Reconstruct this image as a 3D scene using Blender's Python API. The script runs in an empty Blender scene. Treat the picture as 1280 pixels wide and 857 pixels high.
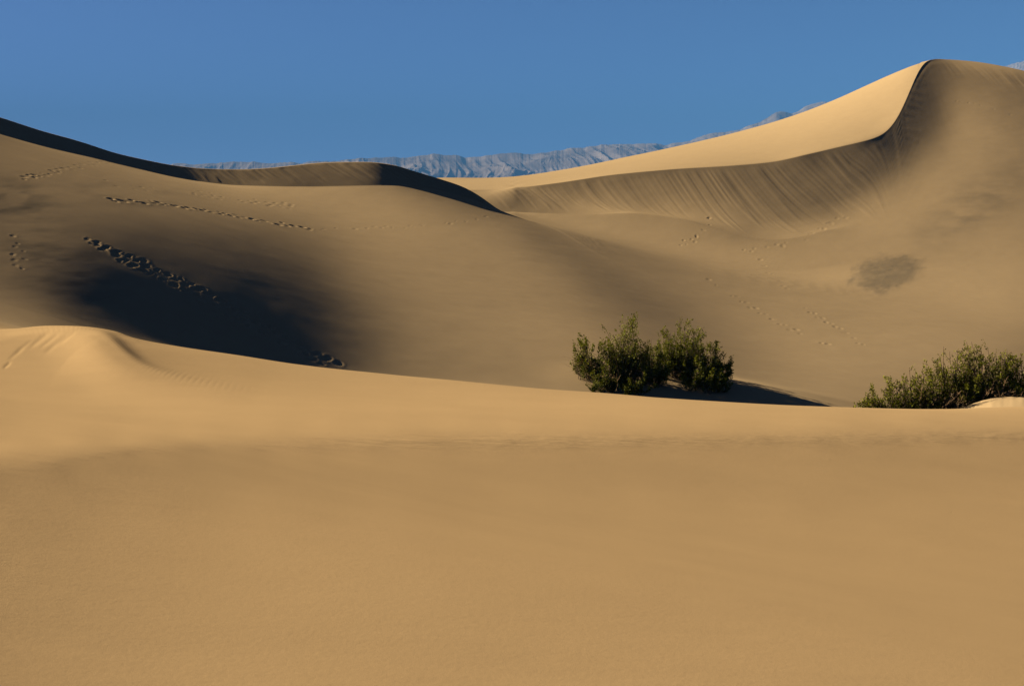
import bpy, math
import numpy as np

# ------------------------------------------------ camera, sky, sun, exposure
SC = bpy.context.scene
COL = SC.collection
HOR = 255.0          # row of the horizon
FPX = 1778.0         # focal length in pixels
SUN_EL = math.radians(23.5)
SUN_AZ = math.radians(26.0)     # the sun stands to the left, this far beyond square
SKY_ROT = math.radians(-64.0)    # the sun's compass direction, same as the lamp's
SKY_STRENGTH = 0.056
EXPOSURE = 1.76
cam_data = bpy.data.cameras.new('camera')
cam = bpy.data.objects.new('camera', cam_data)
COL.objects.link(cam)
cam_data.sensor_width = 36.0
cam_data.lens = FPX / 1280.0 * 36.0
cam_data.clip_start = 0.05
cam_data.clip_end = 90000
cam.location = (0, 0, 0)
cam.rotation_euler = (math.pi / 2 - math.atan((428.5 - HOR) / FPX), 0, 0)
SC.camera = cam

world = bpy.data.worlds.new('World')
SC.world = world
world.use_nodes = True
wn = world.node_tree.nodes; wl = world.node_tree.links
bg = wn['Background']
sky = wn.new('ShaderNodeTexSky')
sky.sky_type = 'NISHITA'
sky.sun_disc = False
sky.sun_elevation = SUN_EL
sky.sun_rotation = SKY_ROT
sky.altitude = 1500.0
sky.air_density = 0.2
sky.dust_density = 0.35
sky.ozone_density = 5.0
wl.new(sky.outputs['Color'], bg.inputs['Color'])
bg.inputs['Strength'].default_value = SKY_STRENGTH

sun_data = bpy.data.lights.new('sun', 'SUN')
sun_data.energy = 5.0
sun_data.angle = math.radians(0.53)
sun_data.color = (1.0, 0.87, 0.64)
sun = bpy.data.objects.new('sun', sun_data)
COL.objects.link(sun)
sun.rotation_euler = (math.pi / 2 - SUN_EL, 0, math.pi / 2 - SUN_AZ + math.pi)
SC.view_settings.view_transform = 'Standard'
SC.view_settings.look = 'None'
SC.view_settings.gamma = 1.0
SC.view_settings.exposure = EXPOSURE
SC.cycles.max_bounces = 6
SC.cycles.diffuse_bounces = 0
SC.cycles.volume_bounces = 0
SC.cycles.transmission_bounces = 3
SC.cycles.transparent_max_bounces = 8

SLIP = 0.60
SLIP_L = 0.61
N_LIGHT = 4
LIGHT_W = 1.0
AMB = 0.026
R_LIP_R = [(-3000, 168), (300, 140), (540, 132.5), (620, 132), (690, 131.8), (760, 131.5), (831, 131), (901, 131), (980, 131.5), (1050, 133), (1088, 134), (1109, 135.6),
           (1122, 138.6), (1132, 143), (1141, 148.2), (1147, 153.6), (1160, 156), (1186, 157), (1255, 153.5), (1280, 152), (1420, 147), (2000, 140), (3000, 140)]
L_LIP_R = [(-3000, 98), (-600, 100), (0, 105.5), (140, 107), (258, 107.9), (330, 108.5), (412, 109.9), (457, 110.2), (514, 110.5), (547, 112), (581, 114.5), (623, 118), (660, 114), (700, 107), (750, 99), (900, 95), (1280, 95), (3000, 95)]
FLOOR = [(-700, 470), (200, 480), (400, 492), (640, 501), (775, 513), (858, 520), (1000, 530), (1280, 530), (2000, 530)]
FLOOR_R = [(690, 462), (775, 470), (858, 484), (950, 499), (1040, 512), (1160, 527), (1280, 540)]
SWALE = [(-700, 620), (-200, 600), (0, 577), (200, 549), (400, 545), (640, 543), (900, 541), (1280, 535), (2000, 530)]
# relief light: (column, row, value 0-255)
LIGHT_FAR = [
 (225,354,40),(275,380,32),(325,406,26),(375,431,20),
 (0,185,100),(60,225,96),(0,260,82),(0,300,90),(20,350,80),(60,300,85),(100,260,90),(150,230,100),(200,243,102),(300,248,110),(400,248,112),(500,248,118),
 (150,290,63.8),(200,300,61.3),(250,300,62.2),(300,300,67.2),(350,300,77.3),(400,300,88.2),(450,300,112),(500,300,117),(560,300,116),(600,290,112),(620,282,108),
 (120,320,55),(160,330,46.2),(200,340,46.2),(250,340,43.7),(300,340,42),(350,340,48.7),(400,340,68.9),(450,340,103),(500,340,113),(560,336,117),(620,330,116),
 (60,370,58),(100,370,26),(150,380,13.4),(200,380,15.1),(250,380,16.8),(300,380,18.5),(350,380,15),(400,380,37.8),(450,380,80),(500,380,105),(560,380,114),(620,380,116),
 (0,395,104),(30,398,102),(0,375,92),(40,380,84),(60,403,88),(85,402,48),(105,402,22),(130,408,8),(150,405,6.7),(200,420,4),(250,415,4),(300,430,4),(350,440,6),(400,440,8),(430,455,22),(450,430,60),(480,440,85),(520,450,100),(600,460,108),(680,470,104),
 (0,412,118),(60,409,104),(110,410,40),
 (640,290,106),(660,290,92),(680,300,86),(720,325,80),(760,345,78),(800,365,80),(840,385,86),(880,410,96),(920,430,106),(960,460,118),(1000,480,125),(1050,490,128),
 (640,330,117),(700,350,112),(700,400,118),(750,390,106),(650,430,118),(700,440,118),(800,405,96),(760,430,112),
 (680,283,118),(645,270,112),(662,276,116),(700,284,119),(660,284,112),(740,285,122),(800,285,124),(720,303,110),(760,317,108),(800,332,112),(850,347,115),(850,310,124),(900,320,127),(900,370,116),(950,350,127),(950,400,121),
 (1000,320,130),(1000,380,129),(1000,430,127),(1060,300,132),(1060,400,129),(1060,460,127),(1100,270,134),(1100,420,130),(1150,230,131),(1150,280,131),(1200,330,131),(1200,400,130),
 (1200,430,130),(1270,330,133),(1270,400,130),(1100,340,130),
 (1205,108,112),(1215,125,120),(1200,160,128),(1200,200,128),(1250,130,112),(1250,160,118),(1250,200,120),(1230,250,118),(1280,300,126),(1160,240,132),(1270,260,118),
 (1160,110,66),(1140,160,65),(1172,132,66),(1168,152,66),(1156,176,68),(1132,196,70),(1100,190,72),(1100,219,70),(1065,240,78),(1030,262,92),(1150,100,60),(1135,140,60),(1190,120,112),(1197,145,118),(1190,172,122),(1166,205,124),(1122,236,126),(1086,256,128),(1052,279,128),(1070,215,78),(1000,240,89),(950,250,95),(900,250,99),(800,235,101),(800,250,100),(720,235,88),(700,250,88),(640,252,81),(940,280,94),(990,270,90),(1040,220,80),(1000,210,75),(900,220,92),(900,310,126),(950,306,127),(990,303,128),(1020,290,128),(840,275,122),(720,275,120),(780,272,122),(660,272,118)]
LIGHT_NEAR = [
 (0,412,124),(50,410,120),(100,414,130), (0,440,146),(0,480,142),(0,530,141),(50,428,138),(100,432,168),(118,452,160),(142,470,152),(90,480,142),(60,450,148),(160,440,119),(200,450,121),(180,467,142),(130,432,125),
 (200,482,150),(260,490,150),(260,458,128),(330,465,132),(330,500,150),(400,480,140),(400,510,150),(150,525,144),(100,548,145),(500,490,148),(500,515,150),(640,510,152),(800,520,153),(1000,525,153),(1130,522,153),(1250,520,152)]
for _x in range(0, 1281, 80):
    _s = float(np.interp(_x, [a[0] for a in SWALE], [a[1] for a in SWALE])); _k = min(1, .9 + _x / 4000)
    LIGHT_NEAR += [(_x, _s - 12, 150), (_x, _s - 3, 147), (_x, _s + 6, 134 * _k), (_x, _s + 22, 131 * _k)]
for _x in range(0, 1281, 160):
    _k = min(1, .92 + _x / 4000)
    LIGHT_NEAR += [(_x, 625, 136 * _k), (_x, 680, 138 * _k), (_x, 760, 137 * _k), (_x, 840, 138 * _k)]
def s2l(v):
    v = np.asarray(v, float) / 255
    return np.where(v < .04045, v / 12.92, ((v + .055) / 1.055) ** 2.4)
def _rbf(pts):
    p = np.array(pts, float); xy = p[:, :2] * np.array([1, 1.4]) / 100
    val = 0.335 * s2l(p[:, 2]) / .254 - AMB
    d = np.linalg.norm(xy[:, None] - xy[None], axis=-1)
    w = np.linalg.solve(d + 0.0 * np.eye(len(p)) - 8.0, val - val.mean())
    return xy, w, val.mean()
def _eval(r, px, py):
    xy, w, m = r
    q = np.stack([px, py * 1.4], -1) / 100
    out = np.zeros(px.shape)
    for k in range(len(w)):
        out += w[k] * (np.hypot(q[..., 0] - xy[k, 0], q[..., 1] - xy[k, 1]) - 8.0)
    return out + m
_R = []
def light_target(px, py, near):
    if not _R:
        _R.extend([_rbf(LIGHT_FAR), _rbf(LIGHT_NEAR)])
    px = np.clip(px, -20, 1300)
    I = np.where(near, _eval(_R[1], px, np.clip(py, 405, 857)), _eval(_R[0], px, np.clip(py, 90, 510)))
    I = np.maximum(I, -.009)
    return I, np.ones_like(I)
SAND_A = (.405, .270, .132, 1)
SAND_B = (.378, .254, .124, 1)
SAND_PALE_A = (.370, .265, .144, 1)
SAND_PALE_B = (.350, .250, .136, 1)
HAZE_COLOR = (.11, .33, .72, 1)
HAZE_DENSITY = 6.0e-5
CURL = .42
FOOT_SIZE = .52
FOOT_DEPTH = .36
# sand heaped round the shrubs: X, Y, height, half-widths
MOUNDS = [((760 - 640) / FPX * 62, 62.2, .15, 2.4, 2.2), ((975 - 640) / FPX * 63.5, 63.5, .48, 4.6, 3.0),
          ((1264 - 640) / FPX * 33, 33.0, .92, 1.8, 2.6), ((1130 - 640) / FPX * 33, 33.2, .20, 1.0, 1.6)]
def mound_h(x, y):
    return sum(hh * math.exp(-(((x - mx) / rx) ** 2 + ((y - my) / ry) ** 2) ** 1.2) for (mx, my, hh, rx, ry) in MOUNDS)
# ---------------------------------------------------------------- terrain
# The dunes are one height field over (t, r): r = metres ahead of the camera
# station, t = X / r.  Crest lines, slip-face feet and shore lines of the dunes
# are laid out as curves; between them the surface is the smoothest one whose
# slopes give the relief the sun shows.
PHI = math.atan((428.5 - HOR) / FPX)
SUN = np.array([-math.cos(SUN_EL) * math.cos(SUN_AZ), math.cos(SUN_EL) * math.sin(SUN_AZ), math.sin(SUN_EL)])

def pix2te(px, py):
    zx = (428.5 - np.asarray(py, float)) / FPX
    xx = (np.asarray(px, float) - 640.0) / FPX
    y = math.cos(PHI) + zx * math.sin(PHI)
    z = -math.sin(PHI) + zx * math.cos(PHI)
    return xx / y, z / y

def te2pix(t, e):
    d = math.cos(PHI) - e * math.sin(PHI)
    zx = (e * math.cos(PHI) + math.sin(PHI)) / d
    y = math.cos(PHI) + zx * math.sin(PHI)
    return 640.0 + FPX * t * y, 428.5 - FPX * zx

def pchip(x, xs, ys):
    xs = np.asarray(xs, float); ys = np.asarray(ys, float)
    h = np.diff(xs); d = np.diff(ys) / h
    m = np.zeros_like(xs)
    if len(xs) > 2:
        w1 = 2 * h[1:] + h[:-1]; w2 = h[1:] + 2 * h[:-1]
        ok = d[:-1] * d[1:] > 0
        with np.errstate(all='ignore'):
            mm = (w1 + w2) / (w1 / d[:-1] + w2 / d[1:])
        m[1:-1] = np.where(ok, mm, 0)
    m[0] = d[0]; m[-1] = d[-1]
    x = np.clip(x, xs[0], xs[-1])
    k = np.clip(np.searchsorted(xs, x) - 1, 0, len(xs) - 2)
    s = (x - xs[k]) / h[k]
    return ((2*s**3 - 3*s**2 + 1) * ys[k] + (s**3 - 2*s**2 + s) * h[k] * m[k]
            + (-2*s**3 + 3*s**2) * ys[k+1] + (s**3 - s**2) * h[k] * m[k+1])

def curve_e(t, pts):
    p = np.array(pts, float)
    tt, ee = pix2te(p[:, 0], p[:, 1])
    return pchip(t, tt, ee)

def px_of(t):
    return 640 + FPX * np.asarray(t)        # nominal column, at the horizon

def lin(t, pts, smooth=0):
    p = np.array(pts, float)
    return pchip(px_of(t), p[:, 0], p[:, 1])

# ---- curves: (column, row) of the photograph
NEAR = [(-700, 400), (-200, 408), (0, 412), (60, 407), (142, 414), (169, 422.6), (225, 433), (300, 444), (375, 455.6),
        (480, 467), (580, 476.5), (680, 486), (764, 491.6), (849, 498.7), (933, 503.7), (1040, 508.5), (1120, 510.5), (1182, 510.7), (1240, 509), (1290, 508), (1500, 505), (2000, 500)]
L_LIP = [(-700, 60), (-200, 100), (-80, 124), (0, 146.8), (51.6, 163.5), (103, 177.7), (142, 190.6), (180.5, 199.6), (219, 207), (258, 211), (300, 211.7),
         (330, 210.5), (356, 208), (412.5, 203), (457.5, 202.5), (491, 206), (514, 213), (547.5, 223), (581, 234), (609, 251), (623, 263.6)]
L_FOOT = [(-700, 90), (-200, 130), (-80, 152), (0, 168.7), (51.6, 181.6), (103, 193), (139, 201.7), (180.5, 212.5), (219, 221.5), (258, 228),
          (300, 232), (384, 233.5), (469, 232), (514, 231), (547.5, 236.5), (581, 246), (600, 252.5), (623, 264.6)]
R_LIP = [(300, 262), (450, 246), (540, 238), (580, 237.5), (620, 237), (690, 229.6), (760.6, 219), (831, 212), (901, 207.6), (960, 202.7), (1011, 192), (1050, 183),
         (1088, 173), (1109, 163), (1121.7, 147.5), (1132, 127), (1141, 106), (1147, 84), (1160, 75.7), (1186, 75), (1216.6, 77), (1255, 83),
         (1280, 88.5), (1500, 150), (2000, 220)]
R_FOOT = [(300, 275), (500, 268), (620, 267), (690, 267.5), (746, 267), (790, 263.5), (830, 268), (860, 275), (890, 285), (930, 295), (960, 299), (995, 294), (1025, 279),
          (1055, 256), (1080, 240), (1104, 222), (1140, 201)]
SKYL = [(300, 240), (500, 224), (555, 222), (620, 222.5), (704, 212), (789, 195), (873, 177), (960, 155), (1011, 138.5), (1062.6, 117), (1114, 93.6), (1130, 87), (1145, 81), (1160, 77)]

def solve_terrain():
    # column stations, dense in the frame and thinning outwards
    g = np.linspace(-0.385, 0.385, 4001)
    dens = 1.0 + 1.8 * np.exp(-((px_of(g) - 1132) / 42.0) ** 2) + 0.5 * np.exp(-((px_of(g) - 590) / 60.0) ** 2)
    cum = np.concatenate([[0], np.cumsum(0.5 * (dens[1:] + dens[:-1]))])
    tin = np.interp(np.linspace(0, cum[-1], 200), cum, g)
    d = tin[1] - tin[0]
    outs = [tin[-1]]
    for k in range(22):
        d *= 1.19
        outs.append(outs[-1] + d)
    outs = np.array(outs[1:])
    t = np.concatenate([-outs[::-1], tin, outs]); nt = len(t)

    rL = lin(t, L_LIP_R)
    rR = lin(t, R_LIP_R)
    eL = curve_e(t, L_LIP); eLf = curve_e(t, L_FOOT)
    eR = curve_e(t, R_LIP); eRf = curve_e(t, R_FOOT)
    # the e-curves are clamped outside their ends
    runL = np.clip((eL - eLf) * rL / SLIP_L, .8, 9)
    pxn = px_of(t)
    runR = np.clip((eR - eRf) * rR / SLIP, 1.2, 16)
    runR = np.where(pxn > 1030, np.interp(pxn, [1030, 1060, 1095, 1109, 1122, 1132, 1141, 1147, 1160, 1300, 1700], [11.5, 11.8, 11.5, 11.6, 14, 18, 23, 27, 30, 29, 20]), runR)
    def gs(a, sig):                            # gaussian smoothing over columns, sig in pixels
        out = np.empty_like(a)
        dens_t = np.gradient(pxn)
        for k in range(nt):
            w = np.exp(-.5 * ((pxn - pxn[k]) / sig) ** 2) * dens_t
            out[k] = (w * a).sum() / w.sum()
        return out
    rR = gs(rR, 12); rL = gs(rL, 14)
    eR0 = eR
    bl = np.exp(-((pxn - 1146) / 30.0) ** 4)
    eR = eR0 * (1 - bl) + gs(eR0, 4.5) * bl
    k5 = np.ones(5) / 5
    sm = lambda a: np.convolve(np.pad(a, 2, 'edge'), k5, 'valid')
    runL = gs(runL, 14); runR = gs(runR, 22)
    rN = lin(t, [(-3000, 24), (-600, 27), (0, 26), (142, 24), (480, 22), (800, 21), (1280, 21), (3000, 22)])
    rSw = lin(t, [(-3000, 10), (-600, 12), (0, 13), (400, 13.5), (900, 13), (1280, 13), (3000, 12)])
    rFl = lin(t, [(-3000, 50), (-600, 50), (0, 50), (300, 54), (640, 58), (1280, 58), (3000, 56)])
    rS = lin(t, [(-3000, 175), (300, 165), (540, 162), (640, 166), (800, 175), (1000, 180), (1080, 174), (1120, 160), (1147, 152), (1280, 158), (1700, 150), (3000, 150)])
    rS = np.maximum(rS, rR + 4.5)
    rT = 0.42 * rL + 0.58 * (rR - runR)
    wT = np.clip((pxn - 780) / 160, 0, 1)
    rT = rT * (1 - wT) + gs(rT, 60) * wT
    one = np.ones(nt)
    keys = [0.8 * one, 4.6 * one, rSw, rN, 0.5 * rN + 0.5 * rFl - 3, rFl, rL - runL, rL, rT, rR - runR, rR, rS, 330 * one]
    nseg = [8, 18, 20, 8, 8, 40, 6, 8, 12, 10, 10, 8]
    rho = [np.log(keys[0])]
    krow = [0]
    for k, n in enumerate(nseg):
        a, b = np.log(keys[k]), np.log(keys[k + 1])
        for j in range(1, n + 1):
            f = j / n if k != 1 else 1 - (1 - j / n) ** 1.5
            rho.append(a + (b - a) * f)
        krow.append(len(rho) - 1)
    rho = np.array(rho)                       # nr x nt
    nr = rho.shape[0]
    KN, KD, KF, KLf, KL, KT, KRf, KR, KS = krow[3], krow[4], krow[5], krow[6], krow[7], krow[8], krow[9], krow[10], krow[11]

    # ---- linear functionals for slopes on cells
    nu = nr * nt
    idx = (np.arange(nt)[None, :] * nr + np.arange(nr)[:, None])       # column-major unknowns
    i0, i1, i2, i3 = idx[:-1, :-1], idx[1:, :-1], idx[:-1, 1:], idx[1:, 1:]
    dt = np.diff(t)[None, :]
    rs = 0.5 * ((rho[1:, :-1] - rho[:-1, :-1]) + (rho[1:, 1:] - rho[:-1, 1:]))
    rt = 0.5 * ((rho[:-1, 1:] - rho[:-1, :-1]) + (rho[1:, 1:] - rho[1:, :-1])) / dt
    tc = (0.5 * (t[1:] + t[:-1]))[None, :] * np.ones_like(rs)
    IDX = np.stack([i0, i1, i2, i3], -1)
    et = np.stack([-.5 / dt * np.ones_like(rs), -.5 / dt * np.ones_like(rs), .5 / dt * np.ones_like(rs), .5 / dt * np.ones_like(rs)], -1)
    es = np.stack([-.5 * np.ones_like(rs), .5 * np.ones_like(rs), -.5 * np.ones_like(rs), .5 * np.ones_like(rs)], -1)
    er = es / rs[..., None]
    P = et - er * rt[..., None]
    Q = 0.25 + er - tc[..., None] * P
    rows = []           # (IDX [m,k], coef [m,k], rhs [m])
    def add(ix, co, rh, w):
        ix = ix.reshape(-1, ix.shape[-1]); co = co.reshape(-1, co.shape[-1])
        w = np.broadcast_to(np.asarray(w, float).reshape(-1) if np.ndim(w) else w, (len(ix),))
        rh = np.broadcast_to(np.asarray(rh, float).reshape(-1) if np.ndim(rh) else rh, (len(ix),))
        rows.append((ix, co * w[:, None], rh * w))
    # smooth slopes (no smoothing across a crest)
    crease = np.zeros((nr, nt - 1))
    pc = 0.5 * (pxn[1:] + pxn[:-1])
    crease[KL] = np.where(pc < 628, 1, 0)
    crease[KLf] = np.where(pc < 615, 0.97, 0)
    crease[KRf] = np.clip((1090 - pc) / 70, 0, .97)
    crease[KR] = 1.0
    crease[KT] = np.where(pc < 600, 0.9, 0)
    wI = np.ones(nr - 1) * 1.0
    wI[:krow[3]] = 1.3
    # the curled end of the big slip face is kept especially fair
    pcc = 640 + FPX * tc
    fair = 1 + (2.2 * np.exp(-((pcc - 1128) / 48) ** 4) + 1.5 * np.exp(-((pcc - 1265) / 90) ** 4)) * ((np.arange(nr - 1) > KRf - 6) & (np.arange(nr - 1) < KR))[:, None]
    for F in (P, Q):
        dd = np.concatenate([F[1:], -F[:-1]], -1); ii = np.concatenate([IDX[1:], IDX[:-1]], -1)
        add(ii, dd, 0, 1.0 * (1 - crease[1:-1]) * np.ones_like(rs[1:]) * fair[1:])
        dd = np.concatenate([F[:, 1:], -F[:, :-1]], -1); ii = np.concatenate([IDX[:, 1:], IDX[:, :-1]], -1)
        add(ii, dd, 0, 2.0 * fair[:, 1:])
    # tiny membrane against checkerboards
    chk = np.stack([np.ones_like(rs), -np.ones_like(rs), -np.ones_like(rs), np.ones_like(rs)], -1)
    add(IDX, chk, 0, 40.0)
    # curve positions
    def pin(k, e, w, mask=None):
        m = np.ones(nt, bool) if mask is None else mask
        add(idx[k][m][:, None], np.ones((m.sum(), 1)), e[m] if np.ndim(e) else e, w)
    def pinz(k, z, w, mask=None):
        pin(k, z / np.exp(rho[k]), w, mask)
    def level(k, w, mask, val=0.0):           # a sight line grazes the surface here
        m = mask
        a, b = idx[k - 1][m], idx[k + 1][m]
        h = (rho[k + 1] - rho[k - 1])[m]
        add(np.stack([b, a], -1), np.stack([1 / h, -1 / h], -1), val, w)
    pinz(0, -1.72 * one, 30)
    pin(krow[1], pix2te(640, 857)[1] * one, 6)
    pin(krow[2], curve_e(t, SWALE), 6)
    hid = pxn > 150                            # here the near crest hides what lies behind
    eNp = curve_e(t, NEAR)
    wNp = np.interp(pxn, [0, 150], [500, 1500])
    level(KN, 150, hid)
    mW = pxn < 170                             # the sand climbs steadily to the crest at the left
    for k_, (pa, pb, pc_) in ((6, (528, 522, 512)), (11, (484, 480, 472)), (15, (450, 448, 446)), (18, (427, 424, 428))):
        pin(krow[2] + k_, curve_e(t, [(-700, pa), (0, pa), (80, pb), (170, pc_)]), np.interp(pxn[mW], [50, 170], [60 if k_ == 18 else 12, 1]), mW)
    eN = curve_e(t, NEAR)
    dipz = np.clip((pxn - 100) / 160, 0, 1)
    pinz(KD, eN * np.exp(rho[KD]) - 0.9 * dipz, 60, pxn > 130)
    pin(KF, curve_e(t, FLOOR), np.interp(pxn[pxn > 230], [620, 720], [8, 60]), pxn > 230)
    mF = (pxn > 690) & (pxn < 1300)
    pin(KF + 7, curve_e(t, FLOOR_R), np.interp(pxn[mF], [690, 760], [2, 60]), mF)
    mC = pxn < 80                            # at the left the near dune runs on into the far slope unbroken
    pin(KD, curve_e(t, [(-700, 385), (0, 402), (105, 409)]), np.interp(pxn[mC], [20, 80], [25, 2]), mC)
    pin(KF, curve_e(t, [(-700, 350), (0, 378), (105, 396)]), np.interp(pxn[mC], [20, 80], [8, 1]), mC)
    mL = pxn < 622
    pin(KL, eL, 600, mL); pin(KLf, eLf, 400, pxn < 616)
    mT = (pxn > 636) & (pxn < 705)
    pin(KL, curve_e(t, [(600, 262), (640, 269.5), (660, 276), (700, 287), (720, 291)]), 300, mT)
    pinz(KT, -0.5 * one, 8, pxn < 520)
    mR = (pxn > 560)
    pin(KRf, eRf, np.interp(pxn[mR & (pxn < 1090)], [960, 1080], [300, 4]), mR & (pxn < 1090)); pin(KR, eR, 800 - 560 * np.exp(-((pxn - 1134) / 40.0) ** 4))
    pinz(KRf, -1.5 * one, 3, pxn < 500)
    mS = (pxn > 545) & (pxn < 1143)
    pin(KS, curve_e(t, SKYL), 500, mS); level(KS, 40, mS)
    pin(KS, eR - 0.006, 60, pxn > 1160)
    pinz(KS, -2 * one, 4, pxn < 400)
    pinz(nr - 1, -6.0 * one, 60)
    base_rows = list(rows)

    # ---- relief read from light: iterate, looking each cell's light up where it is seen
    nb = (nt + 1) // 2; B = 2 * nr
    def assemble(rows):
        # block tridiagonal normal equations, block = 2 columns
        dk, dv, uk, uv = [], [], [], []
        g = np.zeros(nb * B)
        for ix, co, rh in rows:
            g += np.bincount(ix.reshape(-1), (co * rh[:, None]).reshape(-1), nb * B)
            k = ix.shape[1]
            for a in range(k):
                ia = ix[:, a]; ba = ia // B; oa = ia - ba * B
                for b in range(k):
                    ib = ix[:, b]; bb = ib // B; ob = ib - bb * B
                    v = co[:, a] * co[:, b]; key = (ba * B + oa) * B + ob
                    m = bb == ba
                    dk.append(key[m]); dv.append(v[m])
                    m = bb == ba + 1
                    uk.append(key[m]); uv.append(v[m])
        D = np.bincount(np.concatenate(dk), np.concatenate(dv), nb * B * B).reshape(nb, B, B)
        U = np.bincount(np.concatenate(uk), np.concatenate(uv), nb * B * B).reshape(nb, B, B)
        return D, U, g.reshape(nb, B)
    D0, U0, g0 = assemble(base_rows)
    q = np.arange(B)
    D0[:, q, q] += 1e-9
    if nt % 2:
        q = np.arange(nr, B); D0[nb - 1, q, q] = 1
    def solve(extra=None):
        D, U, g = D0.copy(), U0.copy(), g0.copy()
        if extra:
            d1, u1, g1 = assemble(extra)
            D += d1; U += u1; g += g1
        Y = []; 
        for k in range(nb):
            if k:
                M = Y[k - 1]
                D[k] -= U[k - 1].T @ M[:, :-1]
                g[k] -= U[k - 1].T @ M[:, -1]
            rhs = np.concatenate([U[k], g[k][:, None]], 1)
            Y.append(np.linalg.solve(D[k], rhs))
        x = np.zeros((nb, B))
        x[-1] = Y[-1][:, -1]
        for k in range(nb - 2, -1, -1):
            x[k] = Y[k][:, -1] - Y[k][:, :-1] @ x[k + 1]
        return x.reshape(-1)[:nu].reshape(nt, nr).T

    def pin_near():
        return (idx[KN][:, None], wNp[:, None], eNp * wNp)
    e = solve([pin_near()])
    for it in range(N_LIGHT):
        ef = e.T.reshape(-1)
        # the crest one sees is wherever the sight line grazes: bring it onto the curve
        eNp = eNp + np.where(hid, .6 * (curve_e(t, NEAR) - e[KN - 12:KD].max(0)), 0)
        p = (ef[IDX] * P).sum(-1); q = (ef[IDX] * Q).sum(-1)
        ec = ef[IDX].mean(-1)
        cpx, cpy = te2pix(tc, ec)
        rowi = np.arange(nr - 1)[:, None] * np.ones_like(rs)
        I, wt = light_target(cpx, cpy, rowi < KN)
        # only what can be seen
        top = np.maximum.accumulate(ec, 0)
        vis = (ec >= top - 1e-5) | (top - ec < 0.0012)
        use = vis & ((rowi < KRf) | ((rowi < KR) & (tc > 0))) & (rowi > 4) & ((rowi < KLf) | (tc > pix2te(628, 260)[0])) & (tc > -0.42) & (tc < 0.42) & ~((rowi >= KN - 1) & (rowi <= KD + 3) & (px_of(tc) > 120))
        s = np.sqrt(1 + p * p + q * q)
        tgt = I * s - SUN[2]
        co = -SUN[0] * P - SUN[1] * Q
        m = use
        ix, cc, ww = IDX[m], co[m], (LIGHT_W * wt * (np.where(rowi < KN, 2.5, 1.0) + np.where((rowi > KRf - 9) & (tc > 0) & (tc < .36), 3.0, 0)))[m]
        e = solve([(ix, cc * ww[:, None], tgt[m] * ww), pin_near()])
    return t, rho, e, dict(krow=krow, KN=KN, KF=KF, KLf=KLf, KL=KL, KT=KT, KRf=KRf, KR=KR, KS=KS)

def refine(t, rho, e, krow, fr, t_new):
    """cubic upsampling: along columns band by band (crests stay sharp), across columns everywhere"""
    def cr(a, s, axis0_closed=True):
        n = a.shape[0] - 1
        ap = np.concatenate([2 * a[:1] - a[1:2], a, 2 * a[-1:] - a[-2:-1]], 0)
        k = np.clip(np.floor(s).astype(int), 0, n - 1); f = (s - k)[:, None]
        p0, p1, p2, p3 = ap[k], ap[k + 1], ap[k + 2], ap[k + 3]
        return p1 + .5 * f * (p2 - p0 + f * (2 * p0 - 5 * p1 + 4 * p2 - p3 + f * (3 * (p1 - p2) + p3 - p0)))
    outs_e, outs_r = [], []
    kr = [0]
    for b in range(len(krow) - 1):
        a0, a1 = krow[b], krow[b + 1]
        n = fr[b]
        s = np.linspace(0, a1 - a0, n + 1)
        if b: s = s[1:]
        ee = cr(e[a0:a1 + 1], s); rr = cr(rho[a0:a1 + 1], s)
        outs_e.append(ee); outs_r.append(rr)
        kr.append(kr[-1] + n)
    E = np.concatenate(outs_e); R = np.concatenate(outs_r)
    st = pchip(t_new, t, np.arange(len(t)))
    E = cr(E.T, st).T; R = cr(R.T, st).T
    return E, R, kr
# ---------------------------------------------------------------- helpers
rng = np.random.default_rng(11)

def tag(o, label=None, cat=None, group=None, kind=None):
    for k, v in (('label', label), ('category', cat), ('group', group), ('kind', kind)):
        if v: o[k] = v
    return o

def mesh_obj(name, verts, faces, mat, parent=None, normals=None, attrs=None, smooth=True):
    """verts (n,3); faces (m,4) or (m,3) arrays -> one linked mesh object"""
    me = bpy.data.meshes.new(name)
    nv, nf, w = len(verts), len(faces), faces.shape[1]
    me.vertices.add(nv); me.vertices.foreach_set('co', np.ascontiguousarray(verts, np.float32).reshape(-1))
    me.loops.add(nf * w); me.loops.foreach_set('vertex_index', np.ascontiguousarray(faces, np.int32).reshape(-1))
    me.polygons.add(nf); me.polygons.foreach_set('loop_start', np.arange(0, nf * w, w, dtype=np.int32))
    me.polygons.foreach_set('use_smooth', np.full(nf, smooth, bool))
    me.update(calc_edges=True)
    for k, v in (attrs or {}).items():
        a = me.attributes.new(k, 'FLOAT', 'POINT'); a.data.foreach_set('value', np.ascontiguousarray(v, np.float32).reshape(-1))
    if normals is not None:
        me.normals_split_custom_set_from_vertices(normals.tolist())
    me.materials.append(mat)
    o = bpy.data.objects.new(name, me); COL.objects.link(o)
    if parent: o.parent = parent
    return o

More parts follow.
